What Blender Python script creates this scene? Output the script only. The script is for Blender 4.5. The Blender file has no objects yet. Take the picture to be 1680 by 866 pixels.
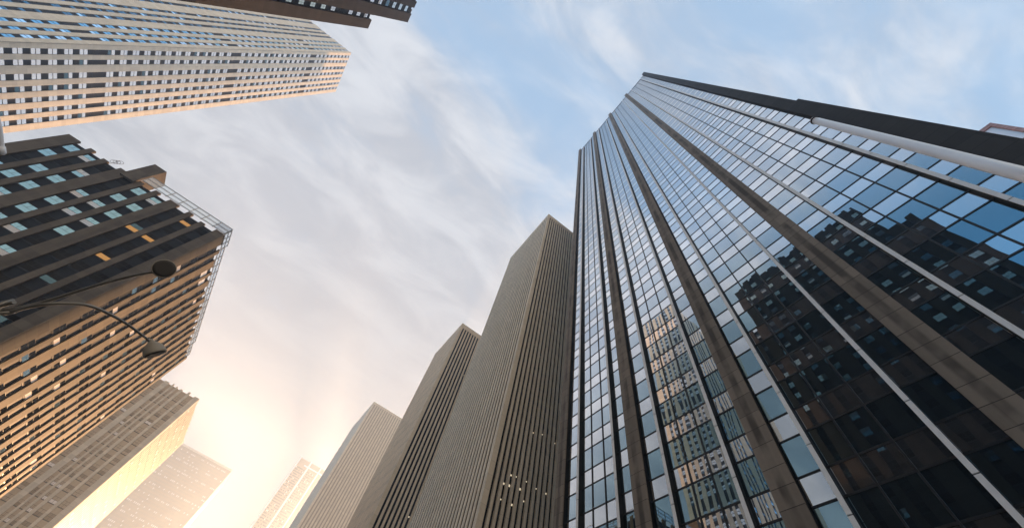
import bpy, math, random
from mathutils import Matrix, Vector
random.seed(7)
R = math.radians
scene = bpy.context.scene
col = scene.collection

# ------------------------------------------------------------------ camera
ROWS = ((0.79415418, -0.58339457, 0.1702055), (-0.58492118, -0.65778633, 0.47453595), (-0.16488285, -0.47641151, -0.8636236))
EYE = Vector((0, 0, 1.6))
cam_data = bpy.data.cameras.new('camera')
cam = bpy.data.objects.new('camera', cam_data)
col.objects.link(cam)
cam.matrix_world = Matrix.Translation(EYE) @ Matrix(ROWS).transposed().to_4x4()
cam_data.sensor_width = 36.0
cam_data.lens = 36.0 * 605.745 / 1680.0
cam_data.clip_start = 0.1
cam_data.clip_end = 6000
scene.camera = cam

# ------------------------------------------------------------------ light and exposure
SUN_AZ, SUN_EL = 12.0, 8.0          # azimuth clockwise from +Y (the avenue), elevation
scene.view_settings.view_transform = 'Standard'
scene.view_settings.look = 'None'
scene.view_settings.exposure = 1.9
scene.view_settings.gamma = 1.0
scene.view_settings.use_curve_mapping = False
cy = scene.cycles
cy.max_bounces = 8
cy.diffuse_bounces = 3
cy.glossy_bounces = 5
cy.transmission_bounces = 4
cy.volume_bounces = 1
cy.use_denoising = True
cy.sample_clamp_indirect = 6.0

sd = Vector((math.sin(R(SUN_AZ)) * math.cos(R(SUN_EL)), math.cos(R(SUN_AZ)) * math.cos(R(SUN_EL)), math.sin(R(SUN_EL))))
sun_data = bpy.data.lights.new('sun', 'SUN')
sun_data.energy = 5.0
sun_data.angle = R(0.35)
sun_data.color = (1.0, 0.56, 0.27)
sun = bpy.data.objects.new('sun', sun_data)
sun.rotation_euler = (-sd).to_track_quat('-Z', 'Y').to_euler()
sun.location = (0, 0, 500)
col.objects.link(sun)


class NT:
    """small node-tree writer"""
    def __init__(s, tree):
        s.t = tree
        s.t.nodes.clear()
    def n(s, kind, **kw):
        nd = s.t.nodes.new(kind)
        for k, v in kw.items():
            if k.startswith('i_'):
                key = k[2:]
                key = int(key) if key.isdigit() else key.replace('_', ' ')
                s.put(nd.inputs[key], v)
            else:
                setattr(nd, k, v)
        return nd
    def put(s, sock, v):
        if isinstance(v, bpy.types.NodeSocket):
            s.t.links.new(v, sock)
        elif isinstance(v, bpy.types.Node):
            s.t.links.new(v.outputs[0], sock)
        else:
            if hasattr(sock.default_value, '__len__') and hasattr(v, '__len__') and len(sock.default_value) == 4 and len(v) == 3:
                v = (*v, 1.0)
            sock.default_value = v
    def m(s, op, a, b=0.0, c=0.0):
        nd = s.t.nodes.new('ShaderNodeMath')
        nd.operation = op
        for k, v in enumerate((a, b, c)):
            s.put(nd.inputs[k], v)
        return nd.outputs[0]
    def ramp(s, v, lo, hi):
        nd = s.t.nodes.new('ShaderNodeMapRange')
        nd.interpolation_type = 'SMOOTHSTEP'
        s.put(nd.inputs[0], v)
        s.put(nd.inputs[1], lo)
        s.put(nd.inputs[2], hi)
        return nd.outputs[0]
    def mix(s, f, a, b, blend='MIX'):
        nd = s.t.nodes.new('ShaderNodeMix')
        nd.data_type = 'RGBA'
        nd.blend_type = blend
        s.put(nd.inputs[0], f)
        s.put(nd.inputs[6], a)
        s.put(nd.inputs[7], b)
        return nd.outputs[2]
    def noise(s, vec, scale, detail=4.0, rough=0.55, dist=0.0):
        nd = s.n('ShaderNodeTexNoise')
        s.put(nd.inputs['Vector'], vec)
        nd.inputs['Scale'].default_value = scale
        nd.inputs['Detail'].default_value = detail
        nd.inputs['Roughness'].default_value = rough
        nd.inputs['Distortion'].default_value = dist
        return nd.outputs[0]
    def vmul(s, vec, v):
        nd = s.n('ShaderNodeVectorMath', operation='MULTIPLY')
        s.put(nd.inputs[0], vec)
        nd.inputs[1].default_value = v
        return nd.outputs[0]


# ------------------------------------------------------------------ sky (world)
world = bpy.data.worlds.new('World')
scene.world = world
world.use_nodes = True
w = NT(world.node_tree)
out = w.n('ShaderNodeOutputWorld')
sky = w.n('ShaderNodeTexSky', sky_type='NISHITA', sun_disc=False, sun_elevation=R(SUN_EL), sun_rotation=R(SUN_AZ), altitude=50.0, air_density=1.0, dust_density=1.0, ozone_density=1.5)
bg_sky = w.n('ShaderNodeBackground', i_Color=sky.outputs[0], i_Strength=0.05)
tc = w.n('ShaderNodeTexCoord')
sep = w.n('ShaderNodeSeparateXYZ', i_0=tc.outputs['Generated'])
zc = w.m('ADD', w.m('MAXIMUM', sep.outputs[2], 0.0), 0.22)
pl = w.n('ShaderNodeCombineXYZ', i_0=w.m('DIVIDE', sep.outputs[0], zc), i_1=w.m('DIVIDE', sep.outputs[1], zc), i_2=0.0)
mp = w.n('ShaderNodeMapping', i_Vector=pl.outputs[0])
mp.inputs['Rotation'].default_value = (0, 0, R(-15))
mp.inputs['Scale'].default_value = (1.0, 2.1, 1.0)
mp.inputs['Location'].default_value = (14.4, 9.9, 0.0)
n1 = w.noise(mp.outputs[0], 1.15, 8.0, 0.58, 0.5)
n2 = w.noise(mp.outputs[0], 4.2, 9.0, 0.62, 0.6)
nsum = w.m('ADD', w.m('MULTIPLY', n1, 0.75), w.m('MULTIPLY', n2, 0.25))
# clouds thicken towards the sun's side of the sky, thin out to the west and behind
west = w.m('MULTIPLY', w.ramp(w.m('MULTIPLY', sep.outputs[0], -1.0), 0.48, 0.78), w.ramp(w.m('MULTIPLY', sep.outputs[1], -1.0), -0.2, 0.2))
side = w.m('ADD', w.m('MULTIPLY', sep.outputs[1], 0.16), w.m('ADD', w.m('MULTIPLY', west, -0.40), w.m('MULTIPLY', w.m('ADD', sep.outputs[0], w.m('MULTIPLY', sep.outputs[1], -0.7)), -0.07)))
cover = w.ramp(w.m('ADD', nsum, side), 0.34, 0.58)
glow_dir = Vector((math.sin(R(-3)) * math.cos(R(10)), math.cos(R(-3)) * math.cos(R(10)), math.sin(R(10))))
dot = w.n('ShaderNodeVectorMath', operation='DOT_PRODUCT', i_0=tc.outputs['Generated'])
dot.inputs[1].default_value = glow_dir
g_wide = w.m('POWER', w.m('MAXIMUM', dot.outputs['Value'], 0.0), 3.0)
g_mid = w.m('POWER', w.m('MAXIMUM', dot.outputs['Value'], 0.0), 14.0)
shade = w.mix(w.ramp(n2, 0.36, 0.68), (0.150, 0.158, 0.172), (0.224, 0.230, 0.240))
anti = w.ramp(w.m('MULTIPLY', sep.outputs[1], -1.0), 0.34, 0.70)      # warm clouds added in the unseen sky behind us, to light near faces
shade = w.mix(anti, shade, (0.275, 0.228, 0.175))
warm1 = w.mix(w.m('MULTIPLY', g_wide, 0.9), shade, (0.150, 0.139, 0.134))
cloud = w.mix(g_mid, warm1, (0.110, 0.104, 0.100))
bg_cloud = w.n('ShaderNodeBackground', i_Color=cloud, i_Strength=1.0)
blue = w.n('ShaderNodeBackground', i_Color=w.mix(west, (0.073, 0.122, 0.177), (0.045, 0.155, 0.29)), i_Strength=1.0)
base = w.n('ShaderNodeAddShader')
w.put(base.inputs[0], bg_sky.outputs[0])
w.put(base.inputs[1], blue.outputs[0])
mixs = w.n('ShaderNodeMixShader', i_0=w.m('ADD', w.m('MULTIPLY', w.m('MAXIMUM', w.m('MAXIMUM', cover, anti), g_mid), 0.70), w.m('MULTIPLY', w.m('SUBTRACT', 1.0, west), 0.25)))
w.put(mixs.inputs[1], base.outputs[0])
w.put(mixs.inputs[2], bg_cloud.outputs[0])
w.put(out.inputs[0], mixs.outputs[0])


# ------------------------------------------------------------------ materials
def new_mat(name):
    m = bpy.data.materials.new(name)
    m.use_nodes = True
    nt = NT(m.node_tree)
    o = nt.n('ShaderNodeOutputMaterial')
    return m, nt, o


def stone_mat(name, color, joints=(1.2,), period=None, joint_w=0.012, rough=0.75, var=0.25, streak=0.35, spec=0.25, jd=0.45, stripe=None):
    """stone panels: horizontal joints at the given heights within a period, panel tone changes, rain streaks"""
    m, nt, o = new_mat(name)
    tcn = nt.n('ShaderNodeTexCoord')
    vec = tcn.outputs['Object']
    sp = nt.n('ShaderNodeSeparateXYZ', i_0=vec)
    z = sp.outputs[2]
    if period is None:
        period = sum(joints)
    zz = nt.m('FLOORED_MODULO', z, period)
    edge = None
    acc = 0.0
    idx = nt.m('FLOOR', nt.m('DIVIDE', z, period))
    for j in joints:
        acc += j
        d = nt.m('ABSOLUTE', nt.m('SUBTRACT', zz, acc - joint_w * 2))
        e = nt.m('LESS_THAN', d, joint_w)
        edge = e if edge is None else nt.m('MAXIMUM', edge, e)
        idx = nt.m('ADD', idx, nt.m('MULTIPLY', nt.m('GREATER_THAN', zz, acc), 0.31))
    inf = nt.n('ShaderNodeObjectInfo')
    wn = nt.n('ShaderNodeTexWhiteNoise', noise_dimensions='2D')
    cx = nt.n('ShaderNodeCombineXYZ', i_0=idx, i_1=nt.m('ADD', nt.m('MULTIPLY', inf.outputs['Random'], 90.0), nt.m('FLOOR', nt.m('MULTIPLY', nt.m('ADD', sp.outputs[0], sp.outputs[1]), 0.35))))
    nt.put(wn.inputs['Vector'], cx.outputs[0])
    big = nt.noise(nt.vmul(vec, (0.7, 0.7, 0.05)), 1.0, 5.0, 0.6)
    fine = nt.noise(vec, 3.0, 6.0, 0.65)
    tone = nt.m('ADD', nt.m('MULTIPLY', nt.m('SUBTRACT', wn.outputs[0], 0.5), var), nt.m('MULTIPLY', nt.m('SUBTRACT', big, 0.5), streak * 2))
    tone = nt.m('ADD', nt.m('ADD', tone, nt.m('MULTIPLY', nt.m('SUBTRACT', fine, 0.5), 0.3)), 1.0)
    tone = nt.m('MULTIPLY', tone, nt.m('SUBTRACT', 1.0, nt.m('MULTIPLY', edge, jd)))
    c = nt.mix(1.0, (*color, 1), nt.n('ShaderNodeCombineXYZ', i_0=tone, i_1=tone, i_2=tone).outputs[0], 'MULTIPLY')
    if stripe:                                       # an uneven darker band down the middle of the pier
        sg = nt.n('ShaderNodeSeparateXYZ', i_0=tcn.outputs['Generated'])
        off = nt.m('ABSOLUTE', nt.m('SUBTRACT', sg.outputs[1], 0.5))
        band = nt.m('SUBTRACT', 1.0, nt.ramp(off, 0.10, 0.24))
        mod = nt.ramp(nt.noise(nt.vmul(vec, (0.4, 0.4, 0.30)), 1.0, 3.0, 0.6), 0.32, 0.62)
        band = nt.m('MULTIPLY', nt.m('MULTIPLY', band, stripe), mod)
        c = nt.mix(band, c, (color[0] * .2, color[1] * .2, color[2] * .2, 1))
    b = nt.n('ShaderNodeBsdfPrincipled', i_Base_Color=c, i_Roughness=rough)
    b.inputs['Specular IOR Level'].default_value = spec
    bump = nt.n('ShaderNodeBump', i_Strength=0.3, i_Distance=0.02, i_Height=nt.m('SUBTRACT', fine, edge))
    nt.put(b.inputs['Normal'], bump.outputs[0])
    nt.put(o.inputs[0], b.outputs[0])
    return m


def plain_mat(name, color, rough=0.5, metal=0.0, spec=0.4, var=0.15):
    m, nt, o = new_mat(name)
    tcn = nt.n('ShaderNodeTexCoord')
    nz = nt.noise(tcn.outputs['Object'], 1.7, 5.0, 0.6)
    c = nt.mix(nz, tuple(x * (1 - var) for x in color), tuple(min(1, x * (1 + var)) for x in color))
    b = nt.n('ShaderNodeBsdfPrincipled', i_Base_Color=c, i_Roughness=rough, i_Metallic=metal)
    b.inputs['Specular IOR Level'].default_value = spec
    nt.put(o.inputs[0], b.outputs[0])
    return m


def glass_mat(name, tint, graze, base, wave=0.02, lo=0.30, hi=0.80, strength=(0.75, 0.95), wscale=0.35):
    """coated window glass: a tinted mirror that turns whiter at a flat angle, over a dark room"""
    m, nt, o = new_mat(name)
    tcn = nt.n('ShaderNodeTexCoord')
    inf = nt.n('ShaderNodeNewGeometry')
    lw = nt.n('ShaderNodeLayerWeight', i_Blend=0.5)
    f = nt.ramp(lw.outputs['Facing'], lo, hi)
    c = nt.mix(f, tint, graze)
    k = nt.m('ADD', strength[0], nt.m('MULTIPLY', f, strength[1] - strength[0]))
    wv = nt.noise(nt.vmul(tcn.outputs['Object'], (1.0, 1.0, 0.45)), wscale, 2.0, 0.5)
    bump = nt.n('ShaderNodeBump', i_Strength=1.0, i_Distance=wave, i_Height=wv)
    gl = nt.n('ShaderNodeBsdfGlossy', i_Color=c, i_Roughness=0.0)
    nt.put(gl.inputs['Normal'], bump.outputs[0])
    df = nt.n('ShaderNodeBsdfDiffuse', i_Color=base)
    ms = nt.n('ShaderNodeMixShader', i_0=k)
    nt.put(ms.inputs[1], df.outputs[0])
    nt.put(ms.inputs[2], gl.outputs[0])
    nt.put(o.inputs[0], ms.outputs[0])
    return m


def lamp_mat(name, color, strength):
    m, nt, o = new_mat(name)
    e = nt.n('ShaderNodeEmission', i_Color=color, i_Strength=strength)
    nt.put(o.inputs[0], e.outputs[0])
    return m


M = {}
M['brown_granite'] = stone_mat('brown_granite', (0.215, 0.175, 0.138), (1.1, 1.1, 1.452), joint_w=0.018, var=0.3, streak=0.35, jd=0.75, stripe=0.8)
M['tan_stone'] = stone_mat('tan_stone', (0.42, 0.33, 0.23), (3.7,), var=0.1, streak=0.1)
M['sash_glass'] = glass_mat('sash_glass', (0.84, 0.86, 0.88), (0.95, 0.95, 0.96), (0.02, 0.02, 0.02), 0.004, 0.25, 0.6, (0.80, 0.95))
M['cream_stone'] = stone_mat('cream_stone', (0.64, 0.54, 0.42), (1.2, 1.2), joint_w=0.01, var=0.2, streak=0.2)
M['tan_panel'] = plain_mat('tan_panel', (0.48, 0.355, 0.235), 0.6, 0, 0.2)  # strips and panes paled to tan, haze put into the colour
M['umber_panel'] = plain_mat('umber_panel', (0.32, 0.23, 0.145), 0.6, 0, 0.2)
M['shaded_brown_stone'] = stone_mat('shaded_brown_stone', (0.036, 0.029, 0.024), (1.25,), joint_w=0.012, var=0.35, streak=0.6)  # dark brown stone, colour deepened further in place of shade
M['pale_glass'] = glass_mat('pale_glass', (0.60, 0.70, 0.66), (0.90, 0.93, 0.93), (0.03, 0.03, 0.03), 0.004, 0.4, 0.7, (0.6, 0.95))
M['black_granite'] = stone_mat('black_granite', (0.030, 0.028, 0.027), (1.1, 1.1, 1.452), joint_w=0.018, var=0.35, streak=0.3, jd=0.7)
M['dark_metal'] = plain_mat('dark_metal', (0.009, 0.009, 0.0095), 0.6, 0.0, 0.15)
M['bright_metal'] = plain_mat('bright_metal', (0.78, 0.76, 0.74), 0.4, 0.0)
M['vision_glass'] = glass_mat('vision_glass', (0.33, 0.50, 0.575), (0.68, 0.74, 0.80), (0.010, 0.010, 0.011), 0.008, 0.30, 0.56, (0.44, 0.95))
M['spandrel_glass'] = glass_mat('spandrel_glass', (0.63, 0.66, 0.68), (0.92, 0.92, 0.93), (0.02, 0.018, 0.016), 0.010, 0.28, 0.56, (0.60, 0.98))
M['umber_stone'] = stone_mat('umber_stone', (0.145, 0.110, 0.068), (1.26,), joint_w=0.012, var=0.35, streak=0.5)
M['dark_stone'] = stone_mat('dark_stone', (0.135, 0.105, 0.075), (1.25,), joint_w=0.012, var=0.3, streak=0.55)
M['spandrel'] = plain_mat('spandrel', (0.012, 0.011, 0.011), 0.6, 0.0, 0.2)
M['frame'] = plain_mat('frame', (0.010, 0.010, 0.011), 0.5)
M['blue_glass'] = glass_mat('blue_glass', (0.42, 0.72, 0.86), (0.62, 0.84, 0.93), (0.015, 0.02, 0.025), 0.004, 0.3, 0.9, (0.62, 0.85))
M['dim_glass'] = glass_mat('dim_glass', (0.25, 0.45, 0.55), (0.5, 0.65, 0.75), (0.012, 0.014, 0.016), 0.004, 0.3, 0.9, (0.30, 0.6))
M['clear_glass'] = glass_mat('clear_glass', (0.80, 0.90, 0.95), (0.95, 0.95, 0.96), (0.02, 0.02, 0.02), 0.004, 0.34, 0.62, (0.10, 0.95))
M['pale_blind'] = plain_mat('pale_blind', (0.80, 0.72, 0.66), 0.7)
M['white_blind'] = plain_mat('white_blind', (0.82, 0.82, 0.82), 0.7)
M['limestone'] = stone_mat('limestone', (0.70, 0.62, 0.505), (1.24, 1.24, 1.24), joint_w=0.010, var=0.16, streak=0.22, jd=0.2)
M['grey_rib'] = stone_mat('grey_rib', (0.72, 0.605, 0.46), (1.9, 1.9), joint_w=0.02, var=0.12, streak=0.2, jd=0.25)
M['brown_rib'] = stone_mat('brown_rib', (0.70, 0.54, 0.37), (1.9, 1.9), joint_w=0.02, var=0.12, streak=0.2, jd=0.25)
M['cream_rib'] = stone_mat('cream_rib', (0.80, 0.66, 0.48), (1.9, 1.9), joint_w=0.02, var=0.12, streak=0.2, jd=0.25)  # pale stone warmed to cream, flare glow put into the colour
M['strip_glass'] = glass_mat('strip_glass', (0.22, 0.22, 0.22), (0.3, 0.3, 0.3), (0.008, 0.007, 0.006), 0.01, 0.3, 0.95, (0.05, 0.2))
M['lit_pane'] = lamp_mat('lit_pane', (1.0, 0.50, 0.16), 0.14)
M['lit_spot'] = lamp_mat('lit_spot', (1.0, 0.84, 0.58), 0.22)
M['steel'] = plain_mat('steel', (0.34, 0.35, 0.35), 0.4, 0.3)
def clear_mat(name, tint, k):
    m, nt, o = new_mat(name)
    tr = nt.n('ShaderNodeBsdfTransparent', i_Color=tint)
    gl = nt.n('ShaderNodeBsdfGlossy', i_Color=(0.9, 0.92, 0.94), i_Roughness=0.05)
    ms = nt.n('ShaderNodeMixShader', i_0=k)
    nt.put(ms.inputs[1], tr.outputs[0])
    nt.put(ms.inputs[2], gl.outputs[0])
    nt.put(o.inputs[0], ms.outputs[0])
    return m


M['screen_glass'] = clear_mat('screen_glass', (0.86, 0.90, 0.93), 0.2)
M['white_paint'] = plain_mat('white_paint', (0.84, 0.87, 0.92), 0.25, 0.0, 0.6, 0.05)
M['lamp_paint'] = plain_mat('lamp_paint', (0.20, 0.185, 0.16), 0.30, 0.5)
M['lamp_shell'] = plain_mat('lamp_shell', (0.30, 0.26, 0.205), 0.6)
M['lamp_lens'] = plain_mat('lamp_lens', (0.030, 0.026, 0.022), 0.55)
M['pink_stone'] = stone_mat('pink_stone', (0.46, 0.26, 0.24), (0.8,), joint_w=0.05, var=0.25, streak=0.2)
M['asphalt'] = plain_mat('asphalt', (0.05, 0.05, 0.052), 0.85, 0, 0.3, 0.3)
M['concrete'] = stone_mat('concrete', (0.33, 0.31, 0.29), (1.5,), var=0.15)
M['road_paint'] = plain_mat('road_paint', (0.75, 0.75, 0.72), 0.6)


# ------------------------------------------------------------------ mesh helpers
class MB:
    """collects faces (with a material each) and links them as ONE mesh object"""
    def __init__(s):
        s.v, s.f, s.mi, s.mats, s.smooth = [], [], [], [], []
    def slot(s, mat):
        if mat not in s.mats:
            s.mats.append(mat)
        return s.mats.index(mat)
    def face(s, pts, mat, smooth=False):
        k = len(s.v)
        s.v.extend(tuple(p) for p in pts)
        s.f.append(tuple(range(k, k + len(pts))))
        s.mi.append(s.slot(mat))
        s.smooth.append(smooth)
    def hexa(s, p, mat):
        """p: 8 corners, bottom loop then top loop"""
        k = len(s.v)
        s.v.extend(tuple(q) for q in p)
        # orient outwards
        a, b, c = Vector(p[0]), Vector(p[1]), Vector(p[3])
        up = Vector(p[4]) - a
        flip = (b - a).cross(c - a).dot(up) < 0
        fs = [(0, 3, 2, 1), (4, 5, 6, 7), (0, 1, 5, 4), (1, 2, 6, 5), (2, 3, 7, 6), (3, 0, 4, 7)]
        for f in fs:
            f = tuple(reversed(f)) if flip else f
            s.f.append(tuple(k + i for i in f))
            s.mi.append(s.slot(mat))
            s.smooth.append(False)
    def box(s, x0, x1, y0, y1, z0, z1, mat):
        s.hexa([(x0, y0, z0), (x1, y0, z0), (x1, y1, z0), (x0, y1, z0), (x0, y0, z1), (x1, y0, z1), (x1, y1, z1), (x0, y1, z1)], mat)
    def tube(s, pts, rad, mat, n=14, caps=True):
        pts = [Vector(p) for p in pts]
        rad = rad if hasattr(rad, '__len__') else [rad] * len(pts)
        k0 = len(s.v)
        ref = None
        for i, p in enumerate(pts):
            t = (pts[min(i + 1, len(pts) - 1)] - pts[max(i - 1, 0)]).normalized()
            if ref is None:
                ref = t.orthogonal().normalized()
            ref = (ref - t * ref.dot(t)).normalized()
            bi = t.cross(ref)
            for j in range(n):
                a = 2 * math.pi * j / n
                s.v.append(tuple(p + (ref * math.cos(a) + bi * math.sin(a)) * rad[i]))
        for i in range(len(pts) - 1):
            for j in range(n):
                a, b = k0 + i * n + j, k0 + i * n + (j + 1) % n
                s.f.append((a, b, b + n, a + n))
                s.mi.append(s.slot(mat))
                s.smooth.append(True)
        if caps:
            for fc in (tuple(k0 + j for j in reversed(range(n))), tuple(k0 + (len(pts) - 1) * n + j for j in range(n))):
                s.f.append(fc)
                s.mi.append(s.slot(mat))
                s.smooth.append(False)
    def build(s, name, parent=None, base=(0, 0, 0)):
        me = bpy.data.meshes.new(name)
        bx, by, bz = base
        me.from_pydata([(a - bx, b - by, c - bz) for a, b, c in s.v], [], s.f)
        for m in s.mats:
            me.materials.append(M[m])
        me.polygons.foreach_set('material_index', s.mi)
        me.polygons.foreach_set('use_smooth', s.smooth)
        me.update()
        o = bpy.data.objects.new(name, me)
        col.objects.link(o)
        if parent is not None:
            o.parent = parent
        else:
            o.location = base
        return o


def thing(name, label, cat, loc, group=None):
    o = bpy.data.objects.new(name, None)
    o.empty_display_size = 1.0
    o.location = loc
    col.objects.link(o)
    o['label'] = label
    o['category'] = cat
    if group:
        o['group'] = group
    return o


class Face:
    """a facade: u runs along it, d outwards from its recessed plane, z up"""
    def __init__(s, axis, plane, out):
        s.axis, s.plane, s.out = axis, plane, out      # axis 'x': u is x (faces -y/+y); axis 'y': u is y
    def p(s, u, d, z):
        q = s.plane + s.out * d
        return (u, q, z) if s.axis == 'x' else (q, u, z)
    def box(s, mb, u0, u1, d0, d1, z0, z1, mat):
        p = s.p
        mb.hexa([p(u0, d0, z0), p(u1, d0, z0), p(u1, d1, z0), p(u0, d1, z0), p(u0, d0, z1), p(u1, d0, z1), p(u1, d1, z1), p(u0, d1, z1)], mat)
    def quad(s, mb, u0, u1, z0, z1, d, mat, tu=0.0, tz=0.0):
        du, dz = tu * (u1 - u0) / 2, tz * (z1 - z0) / 2
        pts = [s.p(u0, d - du - dz, z0), s.p(u1, d + du - dz, z0), s.p(u1, d + du + dz, z1), s.p(u0, d - du + dz, z1)]
        n = (Vector(pts[1]) - Vector(pts[0])).cross(Vector(pts[3]) - Vector(pts[0]))
        o = Vector((0, s.out, 0)) if s.axis == 'x' else Vector((s.out, 0, 0))
        if n.dot(o) < 0:
            pts.reverse()
        mb.face(pts, mat)


RM = Matrix(ROWS)


def pix(p):
    c = RM @ (Vector(p) - EYE)
    if c.z > -0.05:
        return None
    return (840 + 605.745 * c.x / -c.z, 433 - 605.745 * c.y / -c.z)


def seen_area(corners):
    """how large a quad shows in the picture (0 when it is outside)"""
    q = [pix(c) for c in corners]
    if any(k is None for k in q):
        return 0.0
    cx, cyy = sum(k[0] for k in q) / 4, sum(k[1] for k in q) / 4
    if not (-5 < cx < 1685 and -5 < cyy < 871):
        return 0.0
    return abs(sum(q[i][0] * q[(i + 1) % 4][1] - q[(i + 1) % 4][0] * q[i][1] for i in range(4))) / 2


def place_windows(root, base, wins, name='window', limit=100):
    """wins: (area, draw(mb)). The largest in view become parts of their own, the rest one part"""
    wins = sorted(wins, key=lambda a: -a[0])
    for a, draw in wins[:limit]:
        mb = MB()
        draw(mb)
        mb.build(name, root, base)
    if len(wins) > limit:
        mb = MB()
        for a, draw in wins[limit:]:
            draw(mb)
        o = mb.build(name, root, base)
        o['kind'] = 'stuff'


def win(face, u0, u1, z0, z1, style, d=0.0):
    """a framed window as a draw function; style picks its panes"""
    def draw(mb, style=style):
        fr = 0.05
        face.box(mb, u0, u1, d - 0.02, d + 0.06, z0, z1, 'frame')
        r = random.Random(hash((round(u0, 2), round(z0, 2), face.axis)) & 0xffff)
        pd = d + 0.068
        tl = lambda: (r.uniform(-.006, .006), r.uniform(-.006, .006))
        zm, um = (z0 + z1) / 2, (u0 + u1) / 2
        if style[0] == 'three':                    # one wide sash below, two panes above
            face.quad(mb, u0 + fr, u1 - fr, z0 + fr, zm - fr / 2, pd, style[1], *tl())
            face.quad(mb, u0 + fr, um - fr / 2, zm + fr / 2, z1 - fr, pd, style[2], *tl())
            face.quad(mb, um + fr / 2, u1 - fr, zm + fr / 2, z1 - fr, pd, style[2], *tl())
        elif style[0] == 'four':
            for a, b in ((u0 + fr, um - fr / 2), (um + fr / 2, u1 - fr)):
                face.quad(mb, a, b, z0 + fr, zm - fr / 2, pd, style[1], *tl())
                face.quad(mb, a, b, zm + fr / 2, z1 - fr, pd, style[2], *tl())
        else:                                      # two sashes, one above the other
            face.quad(mb, u0 + fr, u1 - fr, z0 + fr, zm - 0.10, pd, style[1], *tl())
            face.quad(mb, u0 + fr, u1 - fr, zm + 0.10, z1 - fr, pd, style[2], *tl())
    c = [face.p(u0, d, z0), face.p(u1, d, z0), face.p(u1, d, z1), face.p(u0, d, z1)]
    return (seen_area(c), draw)


# ------------------------------------------------------------------ setting: ground, road, pavements
def structure(name, mb, base=(0, 0, 0)):
    o = mb.build(name, None, base)
    o['kind'] = 'structure'
    return o


gm = MB()
gm.face([(-230, -130, -0.12), (130, -130, -0.12), (130, 810, -0.12), (-230, 810, -0.12)], 'concrete')
structure('ground', gm)
rm = MB()
rm.face([(-13, -125, -0.112), (13, -125, -0.112), (13, 770, -0.112), (-13, 770, -0.112)], 'asphalt')
structure('road', rm)
mk = MB()
for xx in (-6.5, 0.0, 6.5):
    for k in range(-13, 84):
        mk.face([(xx - .07, k * 9, -0.106), (xx + .07, k * 9, -0.106), (xx + .07, k * 9 + 3, -0.106), (xx - .07, k * 9 + 3, -0.106)], 'road_paint')
structure('road_markings', mk)
for x0, x1 in ((-39, -13), (13, 20.5)):
    sm = MB()
    sm.box(x0, x1, -120, 765, -0.115, 0.02, 'concrete')
    structure('pavement', sm)

# ------------------------------------------------------------------ the glass tower on the right
GX = 22.0            # front of piers and fins
GP = 22.45           # glass plane
FL = 3.652           # storey
PH0 = 1.6 + 0.614 * 22 - 3 * FL - 0.6   # foot of a spandrel row
ZT = 1.6 + 7.76 * GP
base = (GX, 8.0, 0.0)
G = thing('glass_tower', 'tall tower of mirror glass panes between brown stone piers, largest building on the right', 'skyscraper', base)
piers = [(28.93, 27.75), (19.45, 18.10), (9.62, 8.25), (-0.05, -1.36), (-9.95, -11.20)]
for k, (a, b) in enumerate(piers):
    mb = MB()
    st = 'black_granite' if k == 4 else 'brown_granite'
    mb.box(GX, GX + 0.16, b, a, 0.02, 179.4, st)
    o = mb.build('pier', G, base)
    if k == 4:
        o['label'] = 'pier of black granite panels at the tower corner'
    mb = MB()
    mb.box(GX + 0.163, GP + 0.3, b + 0.03, a - 0.03, 0.02, 179.3, 'dark_metal')
    mb.build('cheek_panel', o, base)
core = MB()
core.box(GP + 0.32, 60, -11.1, 28.9, 0.02, ZT - 0.2, 'dark_metal')
core.build('wall', G, base)
par = MB()
par.box(GP - 0.10, GP + 0.3, -11.0, 28.7, ZT + 0.02, ZT + 0.6, 'dark_metal')
par.build('parapet', G, base)
ret = MB()
ret.box(GX + 0.02, 58, -11.45, -11.203, 0.02, 1.6 + 2.33 * 22, 'black_granite')
ret.build('return_wall', G, base)

gf = Face('y', GP, -1)       # u = y, outward = -x
verts_y = []
panes = []
fins = []
bays = [(27.75, 19.45, 25.75, 21.05), (18.10, 9.62, 16.1, 11.35), (8.25, -0.05, 6.65, 1.70), (-1.36, -9.95, -3.30, -8.30)]
for (a, b, f1, f2) in bays:
    m1, m2 = f1 + (f2 - f1) / 3, f1 + (f2 - f1) * 2 / 3
    fins += [f1, f2]
    verts_y += [m1, m2]
    cols = [(a - .02, f1 + .11), (f1 - .11, m1 + .04), (m1 - .04, m2 + .04), (m2 - .04, f2 + .11), (f2 - .11, b + .02)]
    k = 0
    while True:
        z0 = PH0 + k * FL
        if z0 > ZT - 1:
            break
        for (u1, u0) in cols:
            for (za, zb, mat) in ((z0 + .05, z0 + 1.47, 'spandrel_glass'), (z0 + 1.55, z0 + FL - .05, 'vision_glass')):
                if za < 0.3 or za > ZT - .5:
                    continue
                zb2 = min(zb, ZT)
                r = random.Random(hash((round(u0, 2), round(za, 2))) & 0xfffff)
                tu, tz = r.gauss(0, .0022), r.gauss(0, .0022)
                c = [gf.p(u0, 0, za), gf.p(u1, 0, za), gf.p(u1, 0, zb2), gf.p(u0, 0, zb2)]
                panes.append((seen_area(c), (lambda mb, u0=u0, u1=u1, za=za, zb=zb2, mat=mat, tu=tu, tz=tz: gf.quad(mb, u0, u1, za, zb, 0.03, mat, tu, tz))))
        k += 1
place_windows(G, base, panes)
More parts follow.
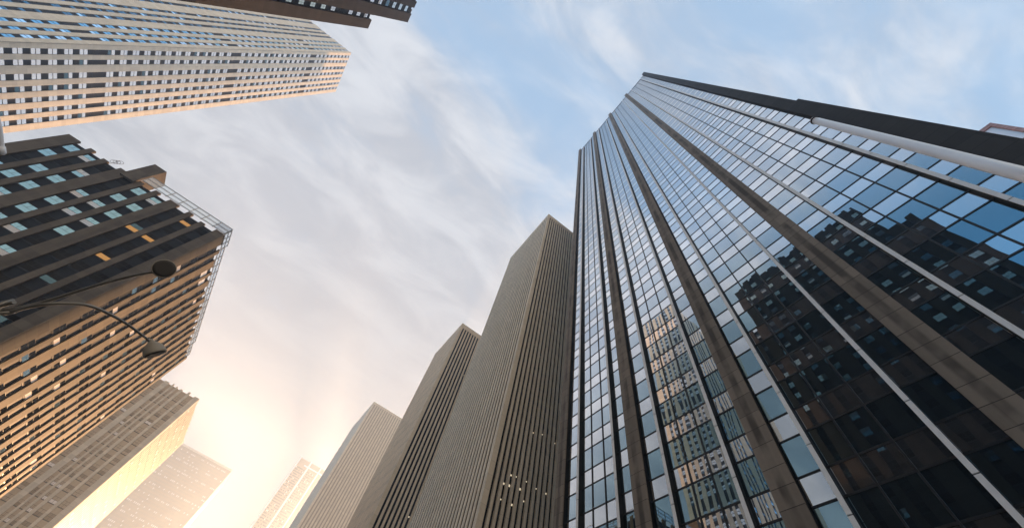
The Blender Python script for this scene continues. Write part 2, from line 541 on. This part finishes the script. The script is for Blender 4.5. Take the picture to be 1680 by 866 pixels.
# thin mullions and transoms: one frame
fr = MB()
for y in verts_y:
    gf.box(fr, y - .045, y + .045, -0.2, 0.10, 0.05, ZT, 'frame')
for (a, b, f1, f2) in bays:
    k = 0
    while PH0 + k * FL < ZT:
        for zz in (PH0 + k * FL, PH0 + k * FL + 1.51):
            if 0.2 < zz < ZT - .1:
                gf.box(fr, b + .03, a - .03, -0.2, 0.062, zz - .055, zz + .055, 'frame')
        k += 1
fr.build('window_frame', G, base)
for y in fins:
    mb = MB()
    mb.box(GX + .062, GP + .1, y - .11, y + .11, 0.05, ZT + .25, 'dark_metal')
    o = mb.build('mullion_fin', G, base)
    mb = MB()
    k = 0
    while PH0 + k * FL < ZT:
        za, zb = max(0.05, PH0 + k * FL + .03 - 1.0), min(ZT + .2, PH0 + (k + 1) * FL - .03 - 1.0)
        if zb > za:
            mb.box(GX, GX + .06, y - .12, y + .12, za, zb, 'bright_metal')
        k += 1
    mb.build('metal_cap', o, base)


# ------------------------------------------------------------------ ribbed towers along the right side
def ribbed_tower(label, x0, y0, depth, width, zt, near, front, stone, spots=(), strip_z=3.8, dark='strip_glass', sill='spandrel', fr_rec=0.12):
    """near / front: (corner width, rib pitch, dark strip width) of the face towards us and of the avenue face"""
    base = (x0, y0, 0.0)
    t = thing('ribbed_tower', label, 'skyscraper', base, 'ribbed stone towers in a row')
    rec = 0.30
    core = MB()
    core.box(x0 + fr_rec, x0 + depth, y0 + rec, y0 + width, 0.02, zt - 0.5, dark)
    core.build('wall', t, base)
    cp = MB()
    cp.box(x0 + .004, x0 + depth, y0 + .004, y0 + width, zt - 2.0, zt, stone)
    cp.build('parapet', t, base)
    c, p, d = near
    cf = front[0]
    mb = MB()
    mb.box(x0, x0 + c, y0, y0 + cf, 0.02, zt + .01, stone)
    o = mb.build('corner_pier', t, base)
    f = Face('x', y0 + rec, -1)
    u = x0 + c + d
    while u < x0 + depth - .2:
        mb = MB()
        f.box(mb, u, min(u + p - d, x0 + depth), -0.1, rec, 0.02, zt - 2.003, stone)
        mb.build('rib', t, base)
        u += p
    c2, p2, d2 = front
    f2 = Face('y', x0 + fr_rec, -1)
    u = y0 + c2 + d2
    while u < y0 + width - .1:
        mb = MB()
        f2.box(mb, u, min(u + p2 - d2, y0 + width), -0.1, fr_rec, 0.02, zt - 2.003, stone)
        mb.build('rib', t, base)
        u += p2
    # sills between the floors inside the dark strips
    sl = MB()
    k = 1
    while k * strip_z < zt - 4:
        f.box(sl, x0 + c, x0 + depth - .1, -0.05, 0.06, k * strip_z, k * strip_z + 1.1, sill)
        f2.box(sl, y0 + c2, y0 + width - .1, -0.05, 0.02, k * strip_z, k * strip_z + 1.1, sill)
        k += 1
    sl.build('spandrel_panels' if False else 'spandrel', t, base)
    for (px, py, w_) in spots:
        # a lit ceiling seen through a strip window
        ray = RM.transposed() @ Vector((px - 840, 433 - py, -605.745))
        s = (y0 + rec - .07 - EYE.y) / ray.y
        q = EYE + ray * s
        i = round((q.x - (x0 + c + d / 2)) / p)
        ux = x0 + c + d / 2 + i * p
        mb = MB()
        w_ *= 0.32
        f.box(mb, ux - w_, ux + w_, 0.065, 0.09, q.z - w_ * 1.3, q.z + w_ * 1.3, 'lit_spot')
        mb.build('ceiling_light', t, base)
    return t


m_spots = [(840, 780, .28), (827, 793, .3), (837, 797, .38), (851, 784, .2), (866, 791, .2), (855, 803, .36), (876, 799, .2), (892, 807, .28), (842, 829, .32), (824, 820, .22), (863, 824, .22), (877, 711, .25), (889, 712, .22), (909, 726, .22), (886, 585, .2), (878, 566, .2)]
ribbed_tower('tall beige ribbed tower right beside the glass tower, largest of the three ribbed towers', 21.8, 43.6, 34, 23.6, 1.6 + 5.69 * 22, (0.85, 0.88, 0.45), (0.75, 1.03, 0.47), 'grey_rib', m_spots)
t_spots = [(732, 597, .3), (766, 594, .3), (762, 616, .3), (735, 634, .3), (743, 638, .3), (672, 848, .4)]
ribbed_tower('narrow brown ribbed tower in the middle, between the largest ribbed tower and the pale one', 22.0, 95.4, 34, 22.2, 1.6 + 5.03 * 22, (1.0, 1.14, 0.58), (0.6, 0.72, 0.22), 'brown_rib', t_spots, fr_rec=0.05)
FT_ = ribbed_tower('pale hazy cream ribbed tower, smallest and farthest of the three ribbed towers', 30.0, 327.0, 44, 56, 1.6 + 7.24 * 30, (1.7, 2.30, 0.95), (1.6, 2.3, 0.7), 'cream_rib', [], fr_rec=0.06, dark='tan_panel', sill='tan_panel')

mb = MB()
mb.box(36, 74, 383.2, 431, 0.02, 206, 'cream_rib')
mb.build('unseen_shade_block', FT_, (30.0, 327.0, 0.0))  # unseen block, added to keep the sun off the dark pier building

# far tower with white bands
K5 = 1.295
base = (8.0 * K5, 600.0 * K5, 0.0)
t = thing('banded_tower', 'small hazy tan tower with thin white bands, at the end of the avenue', 'skyscraper', base)
mb = MB()
mb.box(8.0 * K5, 60.5, 777.4, 795, 0.02, 351, 'tan_stone')
mb.build('wall', t, base)
f = Face('x', 777.4, -1)
for (a, b) in ((8.0, 9.8), (24.0, 26.4), (40.0, 42.0)):
    mb = MB()
    f.box(mb, a * K5, b * K5, -0.1, 0.5, 0.02, 352.2, 'white_paint')
    mb.build('white_band', t, base)
mb = MB()
f.box(mb, 18.6 * K5, 60.5, -0.1, 0.45, 340.8, 343.2, 'white_paint')
mb.build('white_band', t, base)
mbw = MB()
for (a, b) in ((10.4, 23.4), (27.0, 39.4)):
    for k in range(45):
        z = 190 + k * 3.7
        u = a * K5
        while u < b * K5 - 1.6 and z < 336:
            if random.random() < .75:
                st = 'white_blind' if random.random() < .10 else 'strip_glass'
                f.box(mbw, u, u + 1.3, -.05, .04, z, z + 1.9, st)
            u += 1.85
o = mbw.build('window', t, base)
o['kind'] = 'stuff'

# ------------------------------------------------------------------ pink-framed building behind the glass tower
base = (75.0, -30.0, 0.0)
t = thing('pink_building', 'pink stone framed block peeking out from behind the glass tower at far right', 'building', base)
mb = MB()
mb.box(75.3, 110, -40.9, -14, 0.02, 99.2, 'white_paint')
mb.build('wall', t, base)
f = Face('y', 75.3, -1)
mb = MB()
f.box(mb, -41.0, -40.35, -0.1, 0.35, 0.02, 99.4, 'pink_stone')
mb.build('corner_band', t, base)
mb = MB()
f.box(mb, -40.347, -14, -0.1, 0.33, 98.45, 99.4, 'pink_stone')
mb.build('roof_band', t, base)
k = 0
for k in range(8):
    mb = MB()
    z = 90.4 - k * 9
    f.box(mb, -40.347, -14, -0.1, 0.30, z - 1.3, z, 'pink_stone')
    mb.build('floor_band', t, base)


# ------------------------------------------------------------------ buildings of piers and dark window strips
def pier_face(root, base, face, edges, strips, zt, zb, stone, rec, floor, win_h, z_first, style, wins, bump=(0.0, 0.0), skip=None, win_in=0.0, tops=True, panel='spandrel'):
    """edges (u0,u1) of the face; strips = list of (a,b) dark recesses; piers fill what is between"""
    cuts = sorted(tuple(sorted(s)) for s in strips)
    u = min(edges)
    prs = []
    for a, b in cuts:
        prs.append((u, a))
        u = b
    prs.append((u, max(edges)))
    for i, (a, b) in enumerate(prs):
        if b - a < .05:
            continue
        mb = MB()
        top = zt + (random.uniform(*bump) if tops else 0)
        face.box(mb, a, b, -0.15, rec, zb, top, stone)
        mb.build('pier', root, base)
    for ci, (a, b) in enumerate(cuts):
        mb = MB()
        face.box(mb, a - .02, b + .02, -0.1, 0.02, zb, zt - 0.7, panel)
        k = 0
        while zb + 1 + k * floor < zt - 1:          # raised ribs between the floors
            face.box(mb, a + .03, b - .03, 0.02, 0.07, z_first + k * floor - 0.16, z_first + k * floor - 0.05, 'frame') if z_first + k * floor < zt - 2 else None
            k += 1
        mb.build('window_strip', root, base)
        k = 0
        while True:
            z = z_first + k * floor
            if z + win_h > zt - .8:
                break
            if z > zb and not (skip and skip(ci, k, z)):
                wins.append(win(face, a + win_in, b - win_in, z, z + win_h, style(ci, k, z), 0.02))
            k += 1


# --- dark brown tower on the left (blue windows, lit avenue front)
rndA = random.Random(3)
base = (-40.0, 70.3, 0.0)
A = thing('brown_tower', 'dark brown stone tower with blue windows and a glass roof screen, behind the street lamp', 'building', base)
AZ = 63.0
mb = MB()
mb.box(-73.6, -40.3, 70.65, 120.1, 0.02, AZ - .9, 'spandrel')
mb.build('wall', A, base)
sx = .5714
near_strips = [(-u * sx, -(u - 3.6) * sx) for u in (125.1, 119.6, 114.0, 106.4, 100.9, 95.3, 88.0, 82.5, 77.0)]
winsA = []
dark_cells = {(2, 12), (3, 12), (3, 11)}


def styleA(ci, k, z):
    r = rndA.random()
    if ci >= 6:                        # strips by the corner: mostly dark, a few lit
        if z > 44 and r < .40:
            return ('three', 'lit_pane', rndA.choice(['strip_glass', 'dim_glass']))
        return ('three', 'dim_glass', 'strip_glass') if r < .15 else ('three', 'strip_glass', 'strip_glass')
    if r < .42:
        return ('three', 'blue_glass', 'blue_glass')
    if r < .80:
        return ('three', rndA.choice(['pale_blind', 'white_blind']), 'blue_glass')
    if r < .88:
        return ('three', 'blue_glass', 'white_blind')
    return ('three', 'strip_glass', 'strip_glass')


fA = Face('x', 70.3 + .30, -1)
pier_face(A, base, fA, (-73.9, -40.0), near_strips, AZ, 0.02, 'dark_stone', .30, 3.77, 1.80, 1.6 + 88.5 * sx - 13 * 3.77, styleA, winsA, bump=(-0.35, 0.25), win_in=.06)
fA2 = Face('y', -40.0 - .22, 1)
fr_strips = []
for a in (128.5, 133.7, 141.0, 146.2, 153.3, 158.5, 165.0, 170.0, 176.5, 181.7, 188.0, 193.2, 200.0, 205.2):
    fr_strips.append((a * sx, (a + 3.3) * sx))


def styleA2(ci, k, z):
    r = rndA.random()
    if z > 56 and ci < 5 and r < .5:
        return ('four', 'white_blind', 'white_blind')
    if r < .03:
        return ('four', 'pale_blind', 'strip_glass')
    if r < .06:
        return ('four', 'strip_glass', 'pale_blind')
    return ('four', 'dim_glass', 'strip_glass') if r < .35 else ('four', 'strip_glass', 'strip_glass')


pier_face(A, base, fA2, (70.603, 120.4), fr_strips, AZ, 0.02, 'umber_stone', .22, 3.77, 1.70, 1.6 + 88.5 * sx - 13 * 3.77, styleA2, winsA, bump=(-0.5, 0.25), win_in=.05)
place_windows(A, base, winsA)
ph = MB()
ph.box(-61.6, -58.9, 69.9, 74, 61.5, 68.6, 'dark_stone')
ph.build('roof_block', A, base)


def screen(mb, p0, p1, z0, z1, nrm, n):
    """glazed roof screen between two points on the roof edge"""
    p0, p1 = Vector((*p0, 0)), Vector((*p1, 0))
    nv = Vector((*nrm, 0)) * .03
    mb.hexa([p0 - nv + Vector((0, 0, z0 + .06)), p1 - nv + Vector((0, 0, z0 + .06)), p1 + nv + Vector((0, 0, z0 + .06)), p0 + nv + Vector((0, 0, z0 + .06)),
             p0 - nv + Vector((0, 0, z1 - .06)), p1 - nv + Vector((0, 0, z1 - .06)), p1 + nv + Vector((0, 0, z1 - .06)), p0 + nv + Vector((0, 0, z1 - .06))], 'screen_glass')
    nb = nv * 2.2
    for za, zb in ((z0, z0 + .10), ((z0 + z1) / 2 - .04, (z0 + z1) / 2 + .04), (z1 - .12, z1)):
        mb.hexa([p0 - nb + Vector((0, 0, za)), p1 - nb + Vector((0, 0, za)), p1 + nb + Vector((0, 0, za)), p0 + nb + Vector((0, 0, za)),
                 p0 - nb + Vector((0, 0, zb)), p1 - nb + Vector((0, 0, zb)), p1 + nb + Vector((0, 0, zb)), p0 + nb + Vector((0, 0, zb))], 'steel')
    t = (p1 - p0).normalized() * .05
    nc = nv * 2.6
    for i in range(n + 1):
        q = p0.lerp(p1, i / n)
        mb.hexa([q - t - nc + Vector((0, 0, z0 - .3)), q + t - nc + Vector((0, 0, z0 - .3)), q + t + nc + Vector((0, 0, z0 - .3)), q - t + nc + Vector((0, 0, z0 - .3)),
                 q - t - nc + Vector((0, 0, z1 + .02)), q + t - nc + Vector((0, 0, z1 + .02)), q + t + nc + Vector((0, 0, z1 + .02)), q - t + nc + Vector((0, 0, z1 + .02))], 'steel')


for p0, p1, z0, z1, nr, n in (((-58.6, 70.1), (-40.1, 70.1), 63.15, 65.4, (0, -1), 7), ((-39.95, 70.2), (-39.95, 75.0), 63.2, 65.1, (1, 0), 3), ((-40.25, 75.8), (-40.25, 114.0), 63.1, 64.9, (1, 0), 14), ((-40.5, 114.6), (-40.5, 120.2), 62.9, 64.6, (1, 0), 3)):
    mb = MB()
    screen(mb, p0, p1, z0, z1, nr, n)
    mb.build('roof_screen', A, base)
an = MB()
for k in range(3):
    c = Vector((-65.2 + k * .25, 70.6, 63.6 + k * .35))
    ring = [c + Vector((.55 * math.cos(a), 0, .55 * math.sin(a))) for a in [i * math.pi / 8 for i in range(17)]]
    an.tube(ring, .035, 'frame', 6)
an.tube([(-65.0, 70.6, 62.0), (-65.0, 70.6, 64.6)], .04, 'frame', 6)
an.build('antenna', A, base)

# --- hazy building next along the left side
KC = 0.75
base = (-60.0 * KC, 247.0 * KC, 0.0)
C = thing('hazy_tower', 'sunlit hazy tower with fine ribs, standing beyond the far end of the brown tower', 'building', base)
mb = MB()
mb.box(-82, -60.2 * KC, 247.5 * KC, 304 * KC, 0.02, 84.5, 'tan_panel')
mb.build('wall', C, base)
winsC = []
rc = random.Random(5)
stC = lambda ci, k, z: ('four', rc.choice(['pale_blind', 'umber_panel', 'tan_panel', 'tan_panel']), rc.choice(['umber_panel', 'tan_panel', 'tan_panel']))
fC = Face('x', 247.5 * KC, -1)
pier_face(C, base, fC, (-82, -60.0 * KC), [(a * KC, b * KC) for a, b in [(-107, -104), (-100, -97), (-94, -91), (-88, -85), (-82, -79.5), (-77, -75.4), (-74.6, -73.1), (-72.2, -70.7), (-69.4, -66.6), (-65.4, -62.7)]], 85.4, 0.02, 'cream_stone', .5 * KC, 3.6, 1.8, 12, stC, winsC, bump=(-.6, .25), win_in=.05, panel='tan_panel')
fC2 = Face('y', -60.08 * KC, 1)
pier_face(C, base, fC2, (247.5 * KC + .003, 304 * KC), [((250.5 + i * 3.05) * KC, (252.1 + i * 3.05) * KC) for i in range(17)], 85.2, 0.02, 'cream_stone', .08 * KC, 3.6, 1.8, 12, stC, winsC, bump=(-.5, .25), win_in=.03, panel='umber_panel')
place_windows(C, base, winsC)

# --- far building ending the avenue on the left
base = (-60.0, 700.0, 0.0)
D = thing('far_tower', 'almost white flat faced tower with rows of dotted windows, faded by the glare', 'building', base)
mb = MB()
mb.box(-165, -60, 700.2, 760, 0.02, 257, 'tan_stone')
mb.build('wall', D, base)
mb = MB()
fD = Face('x', 700.2, -1)
for k in range(34):
    z = 122 + k * 3.9
    for j in range(46):
        u = -163 + j * 2.22
        if u < -62.5 and z < 252:
            fD.box(mb, u, u + 1.3, -.05, .05, z, z + 1.8, 'pale_blind' if random.random() < (.5 if k % 3 == 0 else .06) else 'tan_panel')
o = mb.build('window', D, base)
o['kind'] = 'stuff'
mb = MB()
fD.box(mb, -165, -60.0, -.1, .3, 255.5, 258, 'limestone')
mb.build('parapet', D, base)

# --- dark pier building nearest on the left, out over our heads
base = (-51.0, 2.0, 0.0)
B = thing('pier_building', 'dark brown pier building overhead with pale paired windows, along the top left edge', 'building', base)
fB = Face('y', -51.5, 1)
for (y0, y1, z, d) in ((-19.4, 24.4, 130.8, 20), (24.4, 28.1, 109.4, 16), (-25.5, -19.4, 114, 18)):
    mb = MB()
    mb.box(-51.0 - d, -51.5, y0 + .02, y1 - .02, 0.02, z - .2, 'spandrel')
    mb.build('wall', B, base)
winsB = []
rb = random.Random(11)


def styleB(ci, k, z):
    r = rb.random()
    if z > (107 if k > 24 else 76) and (z > 113 or z < 108.5) and r < .75:
        return ('four', 'pale_glass', 'pale_glass')
    if z < 85 or r < .2:
        return ('four', 'strip_glass', 'strip_glass') if r < .85 else ('four', 'dim_glass', 'clear_glass')
    if r < .8:
        return ('four', 'clear_glass', 'clear_glass')
    return ('four', 'white_blind', 'clear_glass') if r < .9 else ('four', 'dim_glass', 'dim_glass')


pier_face(B, base, fB, (24.45, 28.15), [(24.5, 25.75)], 110.1, 0.02, 'shaded_brown_stone', .5, 3.56, 1.6, 3.2, styleB, winsB, win_in=.05)
msp = [(19.9, 21.75), (16.1, 18.0), (12.3, 14.2), (7.0, 8.9), (3.2, 5.1), (-0.6, 1.3), (-5.9, -4.0), (-9.7, -7.8), (-13.5, -11.6), (-18.6, -16.7)]
pier_face(B, base, fB, (-19.4, 24.447), msp, 131.6, 0.02, 'shaded_brown_stone', .5, 4.0, 1.75, 2.6, styleB, winsB, bump=(-.4, .3), win_in=.05)
pier_face(B, base, fB, (-25.5, -19.403), [(-23.8, -21.9)], 114.6, 0.02, 'shaded_brown_stone', .5, 3.75, 1.7, 2.0, styleB, winsB, win_in=.05)
place_windows(B, base, winsB)
rb2 = random.Random(2)
mb = MB()
for k in range(14):
    y = -18 + k * 3 + rb2.uniform(-.6, .6)
    h = rb2.uniform(.6, 2.4)
    mb.box(-55 - rb2.uniform(0, 2), -52.2, y, y + rb2.uniform(.8, 2.2), 130.5, 131.6 + h, 'shaded_brown_stone')
mb.build('rooftop_units' if False else 'roof_plant', B, base)

# --- pale limestone tower, upper left
TX = 135.0
q = TX / 120.0
base = (-TX, 82.8 * q, 0.0)
T = thing('limestone_tower', 'pale limestone tower with columns of small windows, upper left, glowing orange on its avenue face', 'skyscraper', base)
TY0, TY1, TZ = 82.7 * q, 110.7 * q, 1.6 + 2.06 * TX
mb = MB()
mb.box(-215, -TX - .22, TY0 + .22, TY1, 0.02, TZ - .5, 'spandrel')
mb.build('wall', T, base)
fT = Face('y', -TX - .22, 1)
fs = [(84.5, 86.3), (87.85, 89.6), (92.05, 94.05), (95.9, 97.75), (99.6, 101.35), (103.3, 105.0), (106.65, 108.5)]
winsT = []
rt = random.Random(4)
FT = 3.72 * q


def styleT(ci, k, z):
    r = rt.random()
    return ('two', 'sash_glass', 'sash_glass') if r < .85 else ('two', 'dim_glass', 'sash_glass')


def styleTs(ci, k, z):
    if ci <= 3:
        return ('two', rt.choice(['dim_glass', 'strip_glass', 'dim_glass', 'strip_glass', 'sash_glass']), 'dim_glass')
    r = rt.random()
    return ('two', 'blue_glass', 'blue_glass') if r < .5 else (('two', 'sash_glass', 'blue_glass') if r < .8 else ('two', 'sash_glass', 'sash_glass'))


skipT = lambda ci, k, z: k in (27, 41, 55) or z < 55
ZF = 1.6 + (88.9 - 1.6) * q - 22 * FT
pier_face(T, base, fT, (TY0 + .223, TY1), [(a * q, b * q) for a, b in fs], TZ, 0.02, 'limestone', .22, FT, 2.35, ZF, styleT, winsT, skip=skipT, win_in=.03)
fT2 = Face('x', TY0 + .22, -1)
ss = [(121.6, 123.2), (124.9, 126.4), (128.2, 129.9), (133.2, 134.9), (136.8, 138.4), (140.2, 141.8), (146.0, 147.8), (150, 151.8), (154, 155.8), (161, 162.8), (165, 166.8), (169, 170.8), (176, 177.8), (180, 181.8)]
ss = [(-b * q, -a * q) for a, b in ss]
pier_face(T, base, fT2, (-215, -TX), ss, TZ, 0.02, 'limestone', .22, FT, 2.35, ZF, lambda ci, k, z: styleTs(0 if ci < len(ss) - 3 else 9, k, z), winsT, skip=skipT, win_in=.03)
place_windows(T, base, winsT)

# ------------------------------------------------------------------ street lamp with two curved arms
base = (-9.1, 14.2, 0.02)
L = thing('street_lamp', 'double arm street lamp with drooping bell shaped heads, in front of the brown tower', 'street lamp', base)
mb = MB()
mb.tube([(-9.1, 14.2, 0.02), (-9.1, 14.2, 0.5), (-9.1, 14.2, 0.55), (-9.1, 14.2, 7.7), (-9.1, 14.2, 7.9)], [.22, .2, .11, .085, .03], 'lamp_paint', 18)
mb.build('pole', L, base)
mb = MB()
mb.tube([(-9.1, 14.2, 7.0), (-8.8, 14.02, 7.30), (-8.55, 13.9, 7.5)], [.06, .06, .045], 'lamp_paint', 10)
mb.tube([(-9.25, 14.3, 7.35), (-8.75, 14.0, 7.42)], .09, 'lamp_paint', 10)
mb.tube([(-9.1, 14.2, 7.5), (-8.7, 13.7, 7.62)], .05, 'lamp_paint', 10)
mb.build('bracket', L, base)


def bez(p, n=10):
    """Catmull-Rom through the points"""
    P = [Vector(p[0]) * 2 - Vector(p[1])] + [Vector(x) for x in p] + [Vector(p[-1]) * 2 - Vector(p[-2])]
    o = []
    for i in range(1, len(P) - 2):
        for k in range(n):
            t = k / n
            o.append(.5 * ((2 * P[i]) + (P[i + 1] - P[i - 1]) * t + (2 * P[i - 1] - 5 * P[i] + 4 * P[i + 1] - P[i + 2]) * t * t + (3 * P[i] - P[i - 1] - 3 * P[i + 1] + P[i + 2]) * t ** 3))
    o.append(P[-2])
    return o


def lamp_arm(pts, aim, scale=1.0):
    c = bez(pts)
    mb = MB()
    mb.tube(c, [.055 - .022 * i / (len(c) - 1) for i in range(len(c))], 'lamp_paint', 12)
    o = mb.build('arm', L, base)
    end = c[-1]
    ax = Vector(aim).normalized()          # the way the lamp looks
    # bell: profile along the axis
    prof = [(-.12, .035), (-.10, .06), (-.02, .085), (.05, .15), (.14, .225), (.25, .275), (.36, .295), (.42, .300), (.435, .29)]
    mb = MB()
    mb.tube([end + ax * (a * scale) for a, r in prof], [r * scale for a, r in prof], 'lamp_shell', 28, caps=True)
    h = mb.build('lamp_head', L, base)
    mb = MB()
    mb.tube([end + ax * (.436 * scale), end + ax * (.455 * scale), end + ax * (.465 * scale)], [.275 * scale, .265 * scale, .20 * scale], 'lamp_lens', 28)
    mb.build('lens', h, base)


lamp_arm([(-8.75, 14.1, 7.45), (-8.1, 13.3, 7.64), (-7.75, 13.2, 7.98), (-7.4, 13.38, 8.37), (-6.8, 13.88, 8.70), (-6.32, 14.40, 8.90), (-6.02, 14.66, 8.98)], (.75, .22, -.42))
lamp_arm([(-8.75, 14.0, 7.45), (-8.2, 13.45, 7.85), (-7.4, 12.48, 8.49), (-6.75, 11.75, 8.86), (-6.2, 11.22, 9.08)], (.35, -.85, -.35), .9)

# ------------------------------------------------------------------ post whose arm just reaches into the picture
def away(px, py, d):
    return EYE + (RM.transposed() @ Vector((px - 840, 433 - py, -605.745))).normalized() * d


a0, a1, a2, a3 = away(-90, 60, 12.6), away(-40, 120, 12.2), away(-8, 190, 12.0), away(2, 249, 12.0)
base = (a0.x, a0.y, 0.02)
S = thing('arm_post', 'pale metal post arm, rounded tip at the left edge just under the limestone tower', 'post', base)
mb = MB()
mb.tube([(a0.x, a0.y, .02), (a0.x, a0.y, a0.z - .3)], [.12, .08], 'steel', 16)
mb.build('pole', S, base)
mb = MB()
cv = bez([(a0.x, a0.y, a0.z - .4), a1, a2, a3])
mb.tube(cv, [.05] * len(cv), 'white_paint', 14)
mb.build('arm', S, base)
mb = MB()
dr = (cv[-1] - cv[-4]).normalized()
mb.tube([cv[-1] - dr * .10, cv[-1] + dr * .02, cv[-1] + dr * .06], [.062, .062, .03], 'white_paint', 14)
mb.build('end_cap', S, base)

# ------------------------------------------------------------------ white flagpole
fx, fy, fz = 10.0, -4.37, 1.6 + 20.15
base = (fx, fy, 0.02)
P = thing('flagpole', 'tall white flagpole with a rounded tip, in front of the glass tower', 'flagpole', base)
mb = MB()
mb.tube([(fx, fy, .02), (fx, fy, fz - .05)], [.20, .145], 'white_paint', 28)
mb.build('pole', P, base)
mb = MB()
mb.tube([(fx, fy, fz - .048), (fx, fy, fz + .02)], [.175, .175], 'dark_metal', 28)
mb.tube([(fx, fy, fz + .022), (fx, fy, fz + .10), (fx, fy, fz + .19), (fx, fy, fz + .23)], [.16, .15, .10, .02], 'white_paint', 28)
mb.build('cap', P, base)

# ------------------------------------------------------------------ haze
hz = MB()
hz.box(-236, 136, -136, 816, -1.2, 372, 'frame')
ho = hz.build('haze')
hm, hn, hout = new_mat('haze')
pv = hn.n('ShaderNodeVolumePrincipled')
pv.inputs['Color'].default_value = (0.62, 0.77, 1.0, 1)
pv.inputs['Density'].default_value = 0.00058
pv.inputs['Anisotropy'].default_value = 0.62
hn.put(hout.inputs['Volume'], pv.outputs[0])
ho.data.materials.clear()
ho.data.materials.append(hm)
ho['kind'] = 'stuff'
